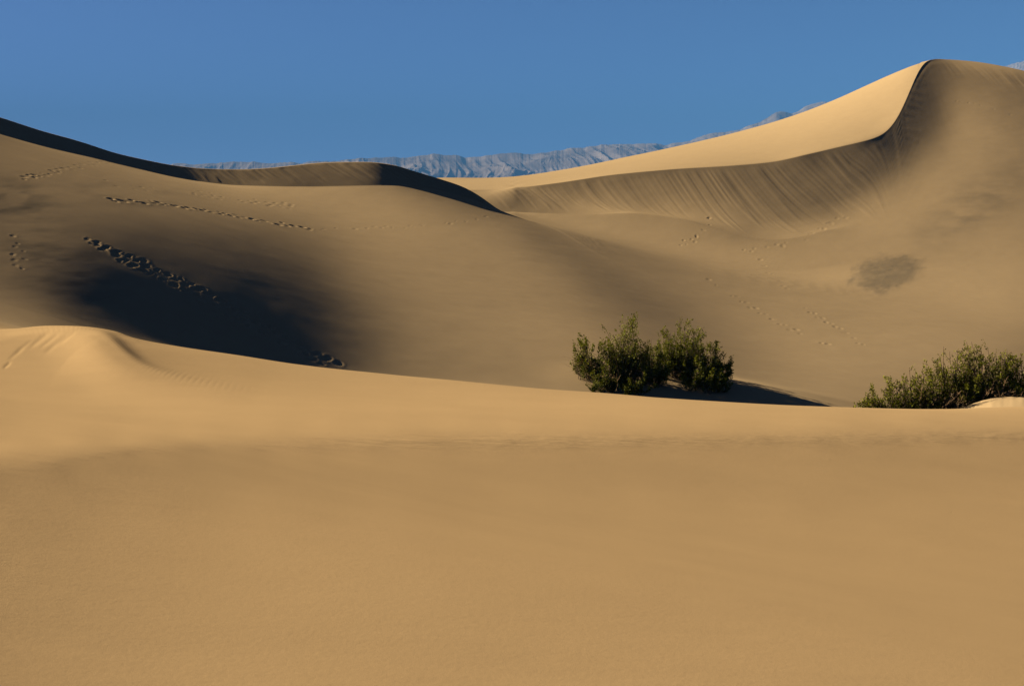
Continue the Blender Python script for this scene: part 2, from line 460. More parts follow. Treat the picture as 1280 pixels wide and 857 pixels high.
class Noise:
    """value noise on a wrapped lattice, any dimension 1 or 2"""
    def __init__(self, seed, n=512):
        self.g = np.random.default_rng(seed).uniform(-1, 1, (n, n)); self.n = n
    def __call__(self, x, y):
        xi = np.floor(x).astype(int); yi = np.floor(y).astype(int)
        fx = x - xi; fy = y - yi
        fx = fx * fx * fx * (fx * (fx * 6 - 15) + 10); fy = fy * fy * fy * (fy * (fy * 6 - 15) + 10)
        a, b, n = xi % self.n, yi % self.n, self.n
        g = self.g
        return ((g[a, b] * (1 - fx) + g[(a + 1) % n, b] * fx) * (1 - fy)
                + (g[a, (b + 1) % n] * (1 - fx) + g[(a + 1) % n, (b + 1) % n] * fx) * fy)
def fbm(N, x, y, oct=4, gain=.5):
    s = 0; a = 1
    for k in range(oct):
        s = s + a * N(x + 17.3 * k, y + 5.1 * k); x = x * 2.03; y = y * 2.03; a *= gain
    return s

def smooth01(x):
    x = np.clip(x, 0, 1); return x * x * (3 - 2 * x)

# ---------------------------------------------------------------- the dunes
T_, RHO_, E_, KEY = solve_terrain()
outer = np.geomspace(1, (T_[-1] - .3) / .08, 46) * .08 + .3
fin = np.linspace(-0.378, 0.378, 1170)
tn = np.concatenate([-outer[outer > .3795][::-1], fin, outer[outer > .3795]])
FR = [14, 110, 60, 20, 18, 240, 40, 24, 56, 110, 50, 12]
E, RR, KR_ = refine(T_, RHO_, E_, KEY['krow'], FR, tn)
R = np.exp(RR)
X = R * tn; Y = R; Z = R * E
# fair the curled end of the big slip face (its lip stays put)
c0, c1 = np.searchsorted(tn, pix2te(1040, 150)[0]), np.searchsorted(tn, pix2te(1230, 150)[0])
r0, r1 = KR_[9] - 45, KR_[10] + 1
wc = smooth01(np.minimum((np.arange(c0, c1) - c0) / 50, (c1 - 1 - np.arange(c0, c1)) / 50))
wr = smooth01((np.arange(r0, r1) - r0) / 40); wr[-1] = 0
wf = wr[:, None] * wc[None, :]
P3 = np.stack([X[r0:r1, c0:c1], Y[r0:r1, c0:c1], Z[r0:r1, c0:c1]])
def lap(a):
    g = np.concatenate([a[:, :1], a, 2 * a[:, -1:] - a[:, -2:-1]], 1)
    g = np.concatenate([2 * g[:, :, :1] - g[:, :, 1:2], g, 2 * g[:, :, -1:] - g[:, :, -2:-1]], 2)
    return .25 * (g[:, 2:, 1:-1] + g[:, :-2, 1:-1] + g[:, 1:-1, 2:] + g[:, 1:-1, :-2]) - a
for _ in range(420):
    P3 = P3 - .45 * wf * lap(lap(P3))
X = X.copy(); Y = Y.copy(); Z = Z.copy()
X[r0:r1, c0:c1], Y[r0:r1, c0:c1], Z[r0:r1, c0:c1] = P3
PXC, PYC = te2pix(np.broadcast_to(tn, E.shape), E)
top = np.maximum.accumulate(E, 0)
VIS = E >= top - 1e-4
kN, kD, kF, kLf, kL, kT, kRf, kRl, kS = KR_[3], KR_[4], KR_[5], KR_[6], KR_[7], KR_[8], KR_[9], KR_[10], KR_[11]

def ground_at(px, py, rows=(0, 10**6)):
    """first surface a sight line through photo pixel (px, py) meets: returns X, Y, Z and the row"""
    t0, e0 = pix2te(px, py)
    j = np.interp(t0, tn, np.arange(len(tn))); j0 = int(min(max(j, 0), len(tn) - 2)); f = j - j0
    ec = E[:, j0] * (1 - f) + E[:, j0 + 1] * f; rc = R[:, j0] * (1 - f) + R[:, j0 + 1] * f
    lo, hi = max(rows[0], 0), min(rows[1], len(ec) - 1)
    for k in range(lo, hi):
        if ec[k] < e0 <= ec[k + 1]:
            g = (e0 - ec[k]) / (ec[k + 1] - ec[k])
            r = rc[k] + g * (rc[k + 1] - rc[k])
            return r * t0, r, r * e0
    k = lo + int(np.argmax(ec[lo:hi])); return rc[k] * t0, rc[k], rc[k] * ec[k]

def height(x, y):
    t0 = x / y
    j = np.interp(t0, tn, np.arange(len(tn))); j0 = int(min(j, len(tn) - 2)); f = j - j0
    rc = R[:, j0] * (1 - f) + R[:, j0 + 1] * f
    zc = Z[:, j0] * (1 - f) + Z[:, j0 + 1] * f
    return float(np.interp(y, rc, zc))

DZ = np.zeros_like(Z)
# sand heaped round the shrubs
for (mx, my, hh, rx, ry) in MOUNDS:
    DZ += hh * np.exp(-(((X - mx) / rx) ** 2 + ((Y - my) / ry) ** 2) ** 1.2)

mk = np.exp(-(((X - MOUNDS[2][0]) / 1.5) ** 2 + ((Y - 33.0) / 2.0) ** 2))
DZ += .02 * mk * fbm(Noise(91), X / .4, Y / .3, 3) * (R < 45)

# avalanche streaks down the slip faces
N1 = Noise(3); N2 = Noise(5); N3 = Noise(8)
def streaks(k0, k1, lean, amp, mask_t, wl, zone=None):
    n = k1 - k0
    s = (np.arange(k0, k1 + 1) - k0)[:, None] / n            # 0 at the foot, 1 at the lip
    lx, ly, lz = X[k1], Y[k1], Z[k1]
    arc = np.concatenate([[0], np.cumsum(np.sqrt(np.diff(lx) ** 2 + np.diff(ly) ** 2 + 0.3 * np.diff(lz) ** 2))])
    drop = np.sqrt((Y[k1] - Y[k0]) ** 2 + (Z[k1] - Z[k0]) ** 2)
    c = arc[None, :] + lean[None, :] * drop[None, :] * s
    v = (N1(c / wl, 0.9 * s + 3) + .7 * N2(c / (wl * .43), 1.3 * s + 7) + .35 * N3(c / (wl * .2), 1.6 * s) + .8 * N2(c / (wl * 2.7), .5 * s + 30))
    reach = smooth01((s - .45 * np.clip(.35 + .6 * N3(c / (wl * .8), 11), 0, 1)) / .25)
    m = smooth01((1 - s) / .12) * reach * mask_t[None, :]
    DZ[k0:k1 + 1] += amp * v * m * np.clip(.9 + .5 * N1(c / (wl * 5.5), .7 * s + 50), .4, 1.4) * (1 - np.clip((pxc - 1150) / 40, 0, 1)[None, :] * (1 - smooth01((s - .72) / .15)))
pxc = px_of(tn)
streaks(kRf, kRl, np.interp(pxc, [600, 900, 1060, 1140, 1200], [.6, .6, .55, .3, .4]), 0.0135, smooth01((pxc - 590) / 60) * np.interp(pxc, [1075, 1108, 1130, 1165, 1190, 1330], [1, .35, .06, .06, .6, .6]), 0.58)
streaks(kLf, kL, np.interp(pxc, [0, 300, 600], [.5, .8, .9]), 0.016, np.interp(pxc, [-200, 0, 200, 270, 560, 600, 620], [.3, .5, .6, 1, 1, .5, 0]), 0.62)

# wind ripples: broad low ones, in drifts
Nw = Noise(21); Nv = Noise(22)
def ripple(wl, ang, amp, mask, warp=1.0):
    ca, sa = math.cos(ang), math.sin(ang)
    u = X * ca + Y * sa; w = -X * sa + Y * ca
    ph = u / wl + warp * .55 * fbm(Nw, u / (wl * 5), w / (wl * 14), 3)
    q = np.abs((ph % 1.0) * 2 - 1)
    return amp * wl * (1 - q) ** 1.4 * mask * np.clip(.55 + .9 * fbm(Nv, u / (wl * 11), w / (wl * 16), 2), 0, 1.3)
def blob(px, py, sx, sy, ang=0.0):
    ca, sa = math.cos(ang), math.sin(ang)
    dx, dy = PXC - px, PYC - py
    return np.exp(-(((dx * ca + dy * sa) / sx) ** 2 + ((-dx * sa + dy * ca) / sy) ** 2))
sel = slice(kF - 4, kRf + 30)
farm = np.zeros_like(Z); farm[sel] = 1
RIP = blob(920, 325, 110, 40, .25) + .5 * blob(780, 300, 90, 25, .2) + .35 * blob(1080, 390, 120, 50)
DZ += ripple(0.62, math.radians(62), 0.016, RIP * farm)
# rough ripple band where the near dune's slope breaks
near = np.zeros_like(Z); near[:kN - 2] = 1
sw = np.array(SWALE, float)
swp = pchip(np.clip(PXC, -600, 1900), sw[:, 0], sw[:, 1])
band = np.exp(-((PYC - swp - 9) / 9.0) ** 2) * near * np.interp(PXC, [0, 250, 500, 1280], [.15, .45, .9, 1.0])
DZ += 0.0032 * band * fbm(Nw, X / .5 + .2 * Y, Y / .16, 4)
# sand waves too low to name, everywhere
DZ += 0.005 * fbm(Nv, X / 3.1, Y / 2.3, 3) * np.clip(R / 20, .3, 1.4) * smooth01((R - 1) / 3)
# the little slumped crest at the left
def slump(px, py, ln, wd, ang, dep):
    ca, sa = math.cos(ang), math.sin(ang)
    dx, dy = PXC - px, PYC - py
    a = (dx * ca + dy * sa) / ln; b = (-dx * sa + dy * ca) / wd
    return -.15 * dep * np.exp(-a ** 4) * np.exp(-b * b) * (PYC < 520) * near
for (px, py, ln, wd, dep) in [(30, 435, 13, 2.2, .035), (50, 427, 15, 3.0, .06), (62, 429, 14, 2.2, .035), (72, 432, 18, 2.8, .05), (85, 426, 12, 2.0, .04), (20, 444, 10, 2.0, .03), (9, 457, 5, 1.6, .05)]:
    DZ += slump(px, py, ln, wd, -0.62, dep)
for (px, py, ln, wd, dep) in [(142, 470, 12, 4, .03), (160, 472, 12, 4, .03), (178, 474, 12, 4, .025), (128, 474, 10, 4, .02), (196, 478, 10, 4, .02)]:
    DZ += slump(px, py, ln, wd, -0.9, dep * .08)

# the little curled crest at the left: sunlit windward side, short lee side
cr_p = np.array([(-160, 452), (-60, 442), (0, 430), (40, 420), (90, 417), (125, 422), (146, 440), (170, 458), (210, 472), (270, 484), (340, 494)], float)
cr_h = np.array([0, .02, .05, .09, .15, .19, .19, .15, .10, .05, 0])
dn = np.linspace(0, len(cr_p) - 1, 240)
cx, cy, ch = (pchip(dn, np.arange(len(cr_p)), v) for v in (cr_p[:, 0], cr_p[:, 1], cr_h))
kk = np.ones(15) / 15
cx, cy, ch = (np.convolve(np.pad(v, 7, 'edge'), kk, 'valid') for v in (cx, cy, ch))
sub = (slice(kN - 115, kN + 3), slice(0, int(np.searchsorted(tn, pix2te(520, 470)[0]))))
qx, qy = PXC[sub], PYC[sub]
AS = 1.9
wsum = np.zeros_like(qx); hsum = np.zeros_like(qx); ssum = np.zeros_like(qx); dmin = np.full(qx.shape, 1e9)
gx_, gy_ = np.gradient(cx), np.gradient(cy) * AS
for i in range(0, 240, 3):
    ddx, ddy = qx - cx[i], (qy - cy[i]) * AS
    d = np.hypot(ddx, ddy); w = np.exp(-d / 9.0) + 1e-30
    L = math.hypot(gx_[i], gy_[i])
    wsum += w; hsum += w * ch[i]; ssum += w * np.tanh((-ddx * gy_[i] + ddy * gx_[i]) / L / 10.0); dmin = np.minimum(dmin, d)
hh_ = hsum / wsum; sg = ssum / wsum
dd = dmin
lo = np.exp(-(dd / 62) ** 2); hi = np.exp(-(dd / 15) ** 2)
DZ[sub] += CURL * hh_ * (lo * (.5 + .5 * sg) + hi * (.5 - .5 * sg)) * smooth01((520 - qx) / 100)

# ---- footprints: each a dent with a pushed-up rim
FP = np.zeros_like(Z)
def dent(px, py, size, depth, rows, el=1.3):
    size *= FOOT_SIZE; depth *= FOOT_DEPTH
    x, y, z = ground_at(px, py, rows)
    j = np.searchsorted(tn, x / y); span = max(4, int(size * 4 / y / (fin[1] - fin[0])))
    j0, j1 = max(j - span, 0), min(j + span, len(tn))
    rc = R[:, min(j, len(tn) - 1)]
    k0, k1 = np.searchsorted(rc, y - 5 * size), np.searchsorted(rc, y + 5 * size)
    if k1 <= k0: return
    sub = (slice(k0, k1), slice(j0, j1))
    d = np.sqrt(((X[sub] - x) / size) ** 2 + ((Y[sub] - y) / (size * el)) ** 2)
    FP[sub] += -depth * np.exp(-d ** 2.4) + .16 * depth * np.exp(-((d - 1.6) / .6) ** 2)
frng = np.random.default_rng(4)
def track(pts, step, size, depth, rows, side=2.2, keep=1.0, jit=1.2):
    p = np.array(pts, float)
    seg = np.hypot(*np.diff(p, axis=0).T); L = np.concatenate([[0], np.cumsum(seg)])
    for n, s in enumerate(np.arange(0, L[-1], step)):
        if frng.random() > keep: continue
        x, y = np.interp(s, L, p[:, 0]), np.interp(s, L, p[:, 1])
        dent(x + frng.normal(0, jit * 1.4), y + (side if n % 2 else -side) * .5 + frng.normal(0, jit * .4), size * frng.uniform(.65, 1.3), depth * frng.choice([.65, .9, 1.0, 1.2]) * frng.uniform(.8, 1.2), rows, frng.uniform(.8, 1.9))
FARROWS = (kD, kLf); RROWS = (kF, kRl)
track([(112, 298), (150, 316), (200, 338), (250, 362), (300, 389), (350, 418), (400, 444), (436, 461)], 7.0, .23, .13, FARROWS, 3.0, .85)
track([(108, 300), (140, 318), (200, 347), (260, 379), (320, 411), (370, 438), (404, 456)], 7.0, .22, .12, FARROWS, 3.0, .75)
track([(140, 250), (200, 254), (260, 264), (320, 275), (392, 287)], 6.0, .30, .17, FARROWS, 1.5, .97)
track([(130, 228), (180, 236), (240, 241), (300, 247), (368, 260)], 6.0, .24, .06, FARROWS, 4, .6)
track([(235, 241), (300, 252), (370, 257)], 5.5, .24, .07, FARROWS, 3, .6)
track([(30, 223), (70, 214), (110, 205), (139, 203)], 3.6, .26, .10, FARROWS, 3.5, .85)
track([(392, 287), (520, 283), (560, 279), (600, 272), (622, 266)], 7.5, .24, .05, FARROWS, 1.5, .7)
track([(18, 300), (28, 320), (18, 345)], 5, .15, .05, FARROWS, 8, .8, 4)
track([(888, 266), (884, 280), (876, 292), (864, 302), (850, 304)], 4.5, .19, .08, RROWS, 5, .95)
track([(950, 326), (964, 340), (984, 362), (1004, 384), (1040, 405), (1082, 433)], 6, .25, .055, RROWS, 3, .85)
track([(885, 350), (920, 372), (960, 396), (1000, 416), (1036, 432)], 7, .25, .05, RROWS, 2.5, .8)
track([(930, 314), (960, 310), (1000, 300), (1060, 268)], 7, .25, .05, RROWS, 3, .75)
track([(1190, 106), (1225, 118), (1250, 135)], 6, .14, .035, (kT, kRf + 60), 6, .8, 5)
for (px, py, s, dp) in [(1222, 654, .012, .012), (1238, 672, .010, .008), (1255, 676, .011, .010), (1258, 682, .012, .007), (1166, 622, .010, .006), (1148, 616, .010, .005),
                        (1035, 573, .02, .014), (1080, 595, .014, .008), (802, 641, .011, .006), (636, 519, .03, .02), (1190, 640, .01, .004)]:
    dent(px, py, s * 1.3, dp, (0, kN), 1.0)
Z = Z + DZ + FP

# vertex normals of the whole sheet, so the pieces it is cut into meet without a seam
def grid_normals():
    def d(a): return np.gradient(a, axis=0), np.gradient(a, axis=1)
    (Xs, Xt), (Ys, Yt), (Zs, Zt) = d(X), d(Y), d(Z)
    n = np.stack([Yt * Zs - Zt * Ys, Zt * Xs - Xt * Zs, Xt * Ys - Yt * Xs], -1)
    n /= np.linalg.norm(n, axis=-1, keepdims=True)
    return n * np.sign(n[..., 2:])
NRM = grid_normals()
# coarse dark grains: where the wind has winnowed the sand
Nd = Noise(40)
def stria(wx, wy, o=3): return fbm(Nd, PXC / wx + PYC / (wx * 1.3), PYC / wy, o)
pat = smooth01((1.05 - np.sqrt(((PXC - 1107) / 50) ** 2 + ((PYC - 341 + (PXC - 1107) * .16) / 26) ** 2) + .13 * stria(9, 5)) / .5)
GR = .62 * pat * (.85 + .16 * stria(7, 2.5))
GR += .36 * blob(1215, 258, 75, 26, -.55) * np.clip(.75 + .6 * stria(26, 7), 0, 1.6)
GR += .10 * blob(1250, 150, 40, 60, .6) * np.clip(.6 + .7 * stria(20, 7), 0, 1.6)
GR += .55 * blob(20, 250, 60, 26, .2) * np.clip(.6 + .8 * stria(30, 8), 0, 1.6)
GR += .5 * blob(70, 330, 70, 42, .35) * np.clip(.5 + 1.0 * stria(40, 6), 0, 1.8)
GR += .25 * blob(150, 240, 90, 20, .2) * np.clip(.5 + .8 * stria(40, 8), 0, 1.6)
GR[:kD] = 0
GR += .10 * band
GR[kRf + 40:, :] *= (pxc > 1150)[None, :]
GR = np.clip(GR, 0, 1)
PALE = np.zeros_like(Z) + smooth01((np.arange(len(Z)) - kN) / (kD - kN))[:, None]
RM = np.clip(.35 * RIP * farm + .9 * band + pat * .8, 0, 1)

# ---- sand
def sand_material():
    m = bpy.data.materials.new('sand'); m.use_nodes = True
    n = m.node_tree.nodes; l = m.node_tree.links
    b = n['Principled BSDF']; b.inputs['Roughness'].default_value = 1.0
    b.inputs['Specular IOR Level'].default_value = 0.0
    geo = n.new('ShaderNodeNewGeometry')
    def noise(scale, detail, rough=.6, vec=None):
        x = n.new('ShaderNodeTexNoise'); x.inputs['Scale'].default_value = scale; x.inputs['Detail'].default_value = detail; x.inputs['Roughness'].default_value = rough
        l.new(vec or geo.outputs['Position'], x.inputs['Vector']); return x
    def mix(fac, a, c, blend='MIX'):
        x = n.new('ShaderNodeMix'); x.data_type = 'RGBA'; x.blend_type = blend
        if isinstance(fac, float): x.inputs[0].default_value = fac
        else: l.new(fac, x.inputs[0])
        for s, v in ((6, a), (7, c)):
            if isinstance(v, tuple): x.inputs[s].default_value = v
            else: l.new(v, x.inputs[s])
        return x.outputs[2]
    def ramp(src, lo, hi):
        x = n.new('ShaderNodeMapRange'); x.inputs[1].default_value = lo; x.inputs[2].default_value = hi
        l.new(src, x.inputs[0]); return x.outputs[0]
    broad = ramp(noise(.045, 4).outputs[0], .3, .7)
    c = mix(broad, SAND_A, SAND_B)
    ps = n.new('ShaderNodeAttribute'); ps.attribute_name = 'pale_sand'   # base colour shifts paler and greyer beyond the near crest
    c = mix(ps.outputs['Fac'], c, mix(broad, SAND_PALE_A, SAND_PALE_B))
    mid = ramp(noise(1.1, 4).outputs[0], .35, .65)
    c = mix(mid, c, mix(.06, c, (.1, .06, .03, 1)))
    grain = ramp(noise(420, 2, .7).outputs[0], .30, .70)
    sp = ramp(noise(95, 2, .7).outputs[0], .25, .75)
    c = mix(grain, mix(.16, c, (.10, .05, .02, 1)), mix(.10, c, (.62, .45, .27, 1)))
    c = mix(sp, mix(.07, c, (.12, .06, .025, 1)), c)
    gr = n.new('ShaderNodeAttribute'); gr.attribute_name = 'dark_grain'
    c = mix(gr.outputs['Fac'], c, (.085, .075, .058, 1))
    l.new(c, b.inputs['Base Color'])
    # relief of the grain and of the finest ripples
    h1 = noise(300, 3, .7); h2 = noise(38, 3, .6)
    mp = n.new('ShaderNodeMapping'); mp.inputs['Rotation'].default_value = (0, 0, .5); mp.inputs['Scale'].default_value = (3.5, 9, 3)
    l.new(geo.outputs['Position'], mp.inputs['Vector'])
    h3 = noise(1.0, 3, .55, mp.outputs[0])
    rm = n.new('ShaderNodeAttribute'); rm.attribute_name = 'rippled'
    def bump(h, dist, strength, prev=None):
        x = n.new('ShaderNodeBump'); x.inputs['Distance'].default_value = dist; x.inputs['Strength'].default_value = strength
        l.new(h, x.inputs['Height'])
        if prev is not None: l.new(prev, x.inputs['Normal'])
        return x.outputs[0]
    p = bump(h1.outputs[0], .0014, .5)
    p = bump(h2.outputs[0], .004, .22, p)
    mm = n.new('ShaderNodeMath'); mm.operation = 'MULTIPLY'; l.new(h3.outputs[0], mm.inputs[0])
    ad = n.new('ShaderNodeMath'); ad.operation = 'ADD'; ad.inputs[1].default_value = .12; l.new(rm.outputs['Fac'], ad.inputs[0])
    l.new(ad.outputs[0], mm.inputs[1])
    p = bump(mm.outputs[0], .05, .30, p)
    l.new(p, b.inputs['Normal'])
    return m
M_SAND = sand_material()

# cut the sheet into the dunes it is made of
nr, nt = X.shape
VID = np.arange(nr * nt).reshape(nr, nt)
V = np.stack([X, Y, Z], -1).reshape(-1, 3); NN = NRM.reshape(-1, 3)
cell_row = np.arange(nr - 1)[:, None] * np.ones((1, nt - 1), int)
bt = pix2te(np.array([623, 640, 690, 760, 850, 960, 1010]), np.array([263, 285, 315, 350, 400, 480, 505]))
bound = np.full(nr, bt[0][0])
for k in range(nr):
    mid_e = E[k, nt // 2 + 120]
    bound[k] = np.interp(-mid_e, -bt[1], bt[0])
bound[:kF] = bt[0][-1]
bound[kL:] = bt[0][0]
tcell = .5 * (tn[1:] + tn[:-1])
left = (tcell[None, :] < bound[:-1, None]) & (cell_row < kT)
fore = cell_row < kD
QU = np.stack([VID[:-1, :-1], VID[:-1, 1:], VID[1:, 1:], VID[1:, :-1]], -1)
def piece(name, mask, label):
    q = QU[mask]
    used, inv = np.unique(q.reshape(-1), return_inverse=True)
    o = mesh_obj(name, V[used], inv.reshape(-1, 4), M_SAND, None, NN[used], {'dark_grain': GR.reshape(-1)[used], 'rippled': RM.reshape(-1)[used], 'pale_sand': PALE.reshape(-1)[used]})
    return tag(o, label, 'dune', None, 'structure')
piece('foreground_dune', fore, 'smooth tan sand dune filling the foreground with a low curved crest')
piece('left_dune', left & ~fore, 'shaded sand dune with footprints, dark hollow and long wavy crest at left')
piece('right_dune', ~left & ~fore, 'tall sand dune with streaked slip face and bright sunlit flank at right')

# flat desert floor to the horizon, under and behind the dunes
g = np.concatenate([-np.geomspace(60, 33000, 22)[::-1], [0], np.geomspace(60, 33000, 22)])
gx, gy = np.meshgrid(g, g)
gz = np.full_like(gx, -14.0)
vid = np.arange(gx.size).reshape(gx.shape)
fq = np.stack([vid[:-1, :-1], vid[:-1, 1:], vid[1:, 1:], vid[1:, :-1]], -1).reshape(-1, 4)
pl = mesh_obj('desert_plain', np.stack([gx, gy, gz], -1).reshape(-1, 3), fq, M_SAND)
tag(pl, 'flat desert floor stretching beyond the dunes to the mountains', 'ground', None, 'structure')
# the near dune's back, behind the viewer
bx = np.linspace(-1, 1, 61); by = np.linspace(0, 1, 31)
bu, bv = np.meshgrid(bx, by)
yy = .8 - bv ** 1.6 * 60; xx = bu * (abs(tn[0]) * .8 + bv ** 1.3 * 70)
zz = np.interp(np.clip(xx / .8, tn[0], tn[-1]), tn, Z[0]) * (1 - smooth01(bv * 3)) + smooth01(bv * 3) * (-1.72) - 12.6 * smooth01((np.maximum(abs(bu), bv) - .55) / .45) * (bv > .02)
vid = np.arange(xx.size).reshape(xx.shape)
fq = np.stack([vid[:-1, :-1], vid[1:, :-1], vid[1:, 1:], vid[:-1, 1:]], -1).reshape(-1, 4)
bk = mesh_obj('near_slope', np.stack([xx, yy, zz], -1).reshape(-1, 3), fq, M_SAND)
tag(bk, 'sand slope running down behind the viewer', 'dune', None, 'structure')
# ---------------------------------------------------------------- far mountains
def mountain_material():
    m = bpy.data.materials.new('bare_rock'); m.use_nodes = True
    n = m.node_tree.nodes; l = m.node_tree.links
    b = n['Principled BSDF']; b.inputs['Roughness'].default_value = 1; b.inputs['Specular IOR Level'].default_value = 0
    geo = n.new('ShaderNodeNewGeometry')
    nz = n.new('ShaderNodeTexNoise'); nz.inputs['Scale'].default_value = .0011; nz.inputs['Detail'].default_value = 7; nz.inputs['Roughness'].default_value = .62
    l.new(geo.outputs['Position'], nz.inputs['Vector'])
    r = n.new('ShaderNodeValToRGB')
    r.color_ramp.elements[0].position = .38; r.color_ramp.elements[0].color = (.13, .105, .092, 1)
    r.color_ramp.elements[1].position = .64; r.color_ramp.elements[1].color = (.27, .22, .188, 1)
    l.new(nz.outputs[0], r.inputs[0]); l.new(r.outputs[0], b.inputs['Base Color'])
    return m
M_ROCK = mountain_material()
MSKY = [(-1600, 150), (-900, 175), (-300, 196), (100, 208), (240, 204), (300, 201), (370, 202), (430, 199), (500, 196), (545, 192), (585, 194), (640, 189), (665, 191), (700, 187), (745, 182), (775, 179), (800, 178),
        (830, 180), (850, 177), (885, 166), (905, 163), (920, 161), (945, 153), (975, 137), (990, 139), (1012, 128), (1028, 126), (1060, 124), (1110, 118), (1160, 112), (1215, 96), (1250, 82), (1268, 77), (1290, 71), (1350, 68), (1500, 90), (1800, 110), (2300, 150), (2900, 180)]
Nm = Noise(71); Nm2 = Noise(72)
mt = np.concatenate([np.linspace(-1.25, -.42, 160)[:-1], np.linspace(-.42, .42, 1300), np.linspace(.42, 1.25, 160)[1:]])
ms = np.linspace(0, 1, 110)
MT, MS = np.meshgrid(mt, ms)
MR = 13000 + 9000 * MS
envp = np.array(MSKY, float)
env_e = pchip(mt, *[a for a in pix2te(envp[:, 0], envp[:, 1])])
MX = MR * MT
def ridged(N, x, y, oct, gain):
    s = 0; a = 1; w = 1
    for k in range(oct):
        v = (1 - np.abs(N(x + 9.1 * k, y + 3.7 * k))) ** 2 * w
        s = s + a * v; w = np.clip(v * 1.4, 0, 1); x = x * 2.07 + .13 * y; y = y * 2.07; a *= gain
    return s
ridge = ridged(Nm, MX / 950 + .25 * np.sin(MR / 900), MR / 2600, 6, .55) - .3
gul = 1 - np.abs(fbm(Nm2, MX / 240 + .4 * np.sin(MR / 700), MR / 3600, 4, .5))
prof = np.interp(MS, [0, .10, .30, .62, .78, 1], [0, .07, .42, 1, .93, .6])
prof = prof + .0 * MS
jag = fbm(Nm, mt * 95, mt * 0 + 3, 5, .62) * .0005 + ridged(Nm2, mt * 40, mt * 0 + 9, 4, .6) * .0005 - .00045
MZ = (13000 + 9000 * .62) * (env_e + jag)[None, :] * prof
rel = prof * (1.03 - prof) * 4
MZ = MZ + rel * (80 * (ridge - .55) + 45 * (gul - .6)) * np.clip(env_e / .035, .5, 2.2)[None, :]
MZ = MZ - 20 * (1 - MS)
vid = np.arange(MX.size).reshape(MX.shape)
fq = np.stack([vid[:-1, :-1], vid[:-1, 1:], vid[1:, 1:], vid[1:, :-1]], -1).reshape(-1, 4)
mo = mesh_obj('mountain_range', np.stack([MX, MR, MZ], -1).reshape(-1, 3), fq, M_ROCK, smooth=False)
tag(mo, 'bare desert mountain range fading into blue haze beyond the dunes', 'mountains', None, 'structure')

# ---------------------------------------------------------------- air
hm = bpy.data.materials.new('haze'); hm.use_nodes = True
hn = hm.node_tree.nodes; hl = hm.node_tree.links
for x in list(hn): hn.remove(x)
ho = hn.new('ShaderNodeOutputMaterial'); hv = hn.new('ShaderNodeVolumePrincipled')
hv.inputs['Color'].default_value = HAZE_COLOR
hv.inputs['Anisotropy'].default_value = -.3
hv.inputs['Density'].default_value = HAZE_DENSITY
hl.new(hv.outputs[0], ho.inputs['Volume'])
hx = np.array([-36000, 36000]); hy = np.array([-34000, 34500]); hz = np.array([-30, 2200])
hvx = np.array([[x, y, z] for z in hz for y in hy for x in hx], float)
hf = np.array([[0, 2, 3, 1], [4, 5, 7, 6], [0, 1, 5, 4], [2, 6, 7, 3], [0, 4, 6, 2], [1, 3, 7, 5]])
hz_o = mesh_obj('haze', hvx, hf, hm, smooth=False)
tag(hz_o, 'thin blue desert haze in the air before the mountains', 'haze', None, 'stuff')
# ---------------------------------------------------------------- shrubs
def leaf_material(name, a, b_, tr):
    m = bpy.data.materials.new(name); m.use_nodes = True
    n = m.node_tree.nodes; l = m.node_tree.links
    b = n['Principled BSDF']; b.inputs['Roughness'].default_value = .7; b.inputs['Specular IOR Level'].default_value = .1
    at = n.new('ShaderNodeAttribute'); at.attribute_name = 'tone'
    x = n.new('ShaderNodeMix'); x.data_type = 'RGBA'; x.inputs[6].default_value = a; x.inputs[7].default_value = b_
    l.new(at.outputs['Fac'], x.inputs[0]); l.new(x.outputs[2], b.inputs['Base Color'])
    if tr:
        t = n.new('ShaderNodeBsdfTranslucent'); l.new(x.outputs[2], t.inputs['Color'])
        mx = n.new('ShaderNodeMixShader'); mx.inputs[0].default_value = tr
        l.new(b.outputs[0], mx.inputs[1]); l.new(t.outputs[0], mx.inputs[2]); l.new(mx.outputs[0], n['Material Output'].inputs['Surface'])
    return m
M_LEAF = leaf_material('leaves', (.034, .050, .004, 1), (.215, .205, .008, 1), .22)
M_TWIG = leaf_material('twigs', (.10, .062, .035, 1), (.20, .13, .075, 1), 0)
M_DRY = leaf_material('dry_twigs', (.16, .09, .04, 1), (.34, .21, .10, 1), 0)

class Twigs:
    def __init__(s): s.v, s.f, s.n = [], [], 0
    def tube(s, pts, r0, r1, sides=4):
        pts = np.asarray(pts, float); k = len(pts)
        d = np.gradient(pts, axis=0); d /= np.linalg.norm(d, axis=1, keepdims=True) + 1e-9
        ref = np.array([0.3, .9, .2]); u = np.cross(d, ref); u /= np.linalg.norm(u, axis=1, keepdims=True) + 1e-9; w = np.cross(d, u)
        rad = np.linspace(r0, r1, k)[:, None]
        ring = []
        for j in range(sides):
            a = 2 * math.pi * j / sides
            ring.append(pts + rad * (math.cos(a) * u + math.sin(a) * w))
        s.v.append(np.stack(ring, 1).reshape(-1, 3))
        q = []
        for i in range(k - 1):
            for j in range(sides):
                a, b = i * sides + j, i * sides + (j + 1) % sides
                q.append((a, b, b + sides, a + sides))
        s.f.append(np.array(q) + s.n); s.n += k * sides
    def build(s, name, mat, parent):
        v = np.concatenate(s.v); f = np.concatenate(s.f)
        return mesh_obj(name, v, f, mat, parent, attrs={'tone': rng.uniform(0, 1, len(v))})

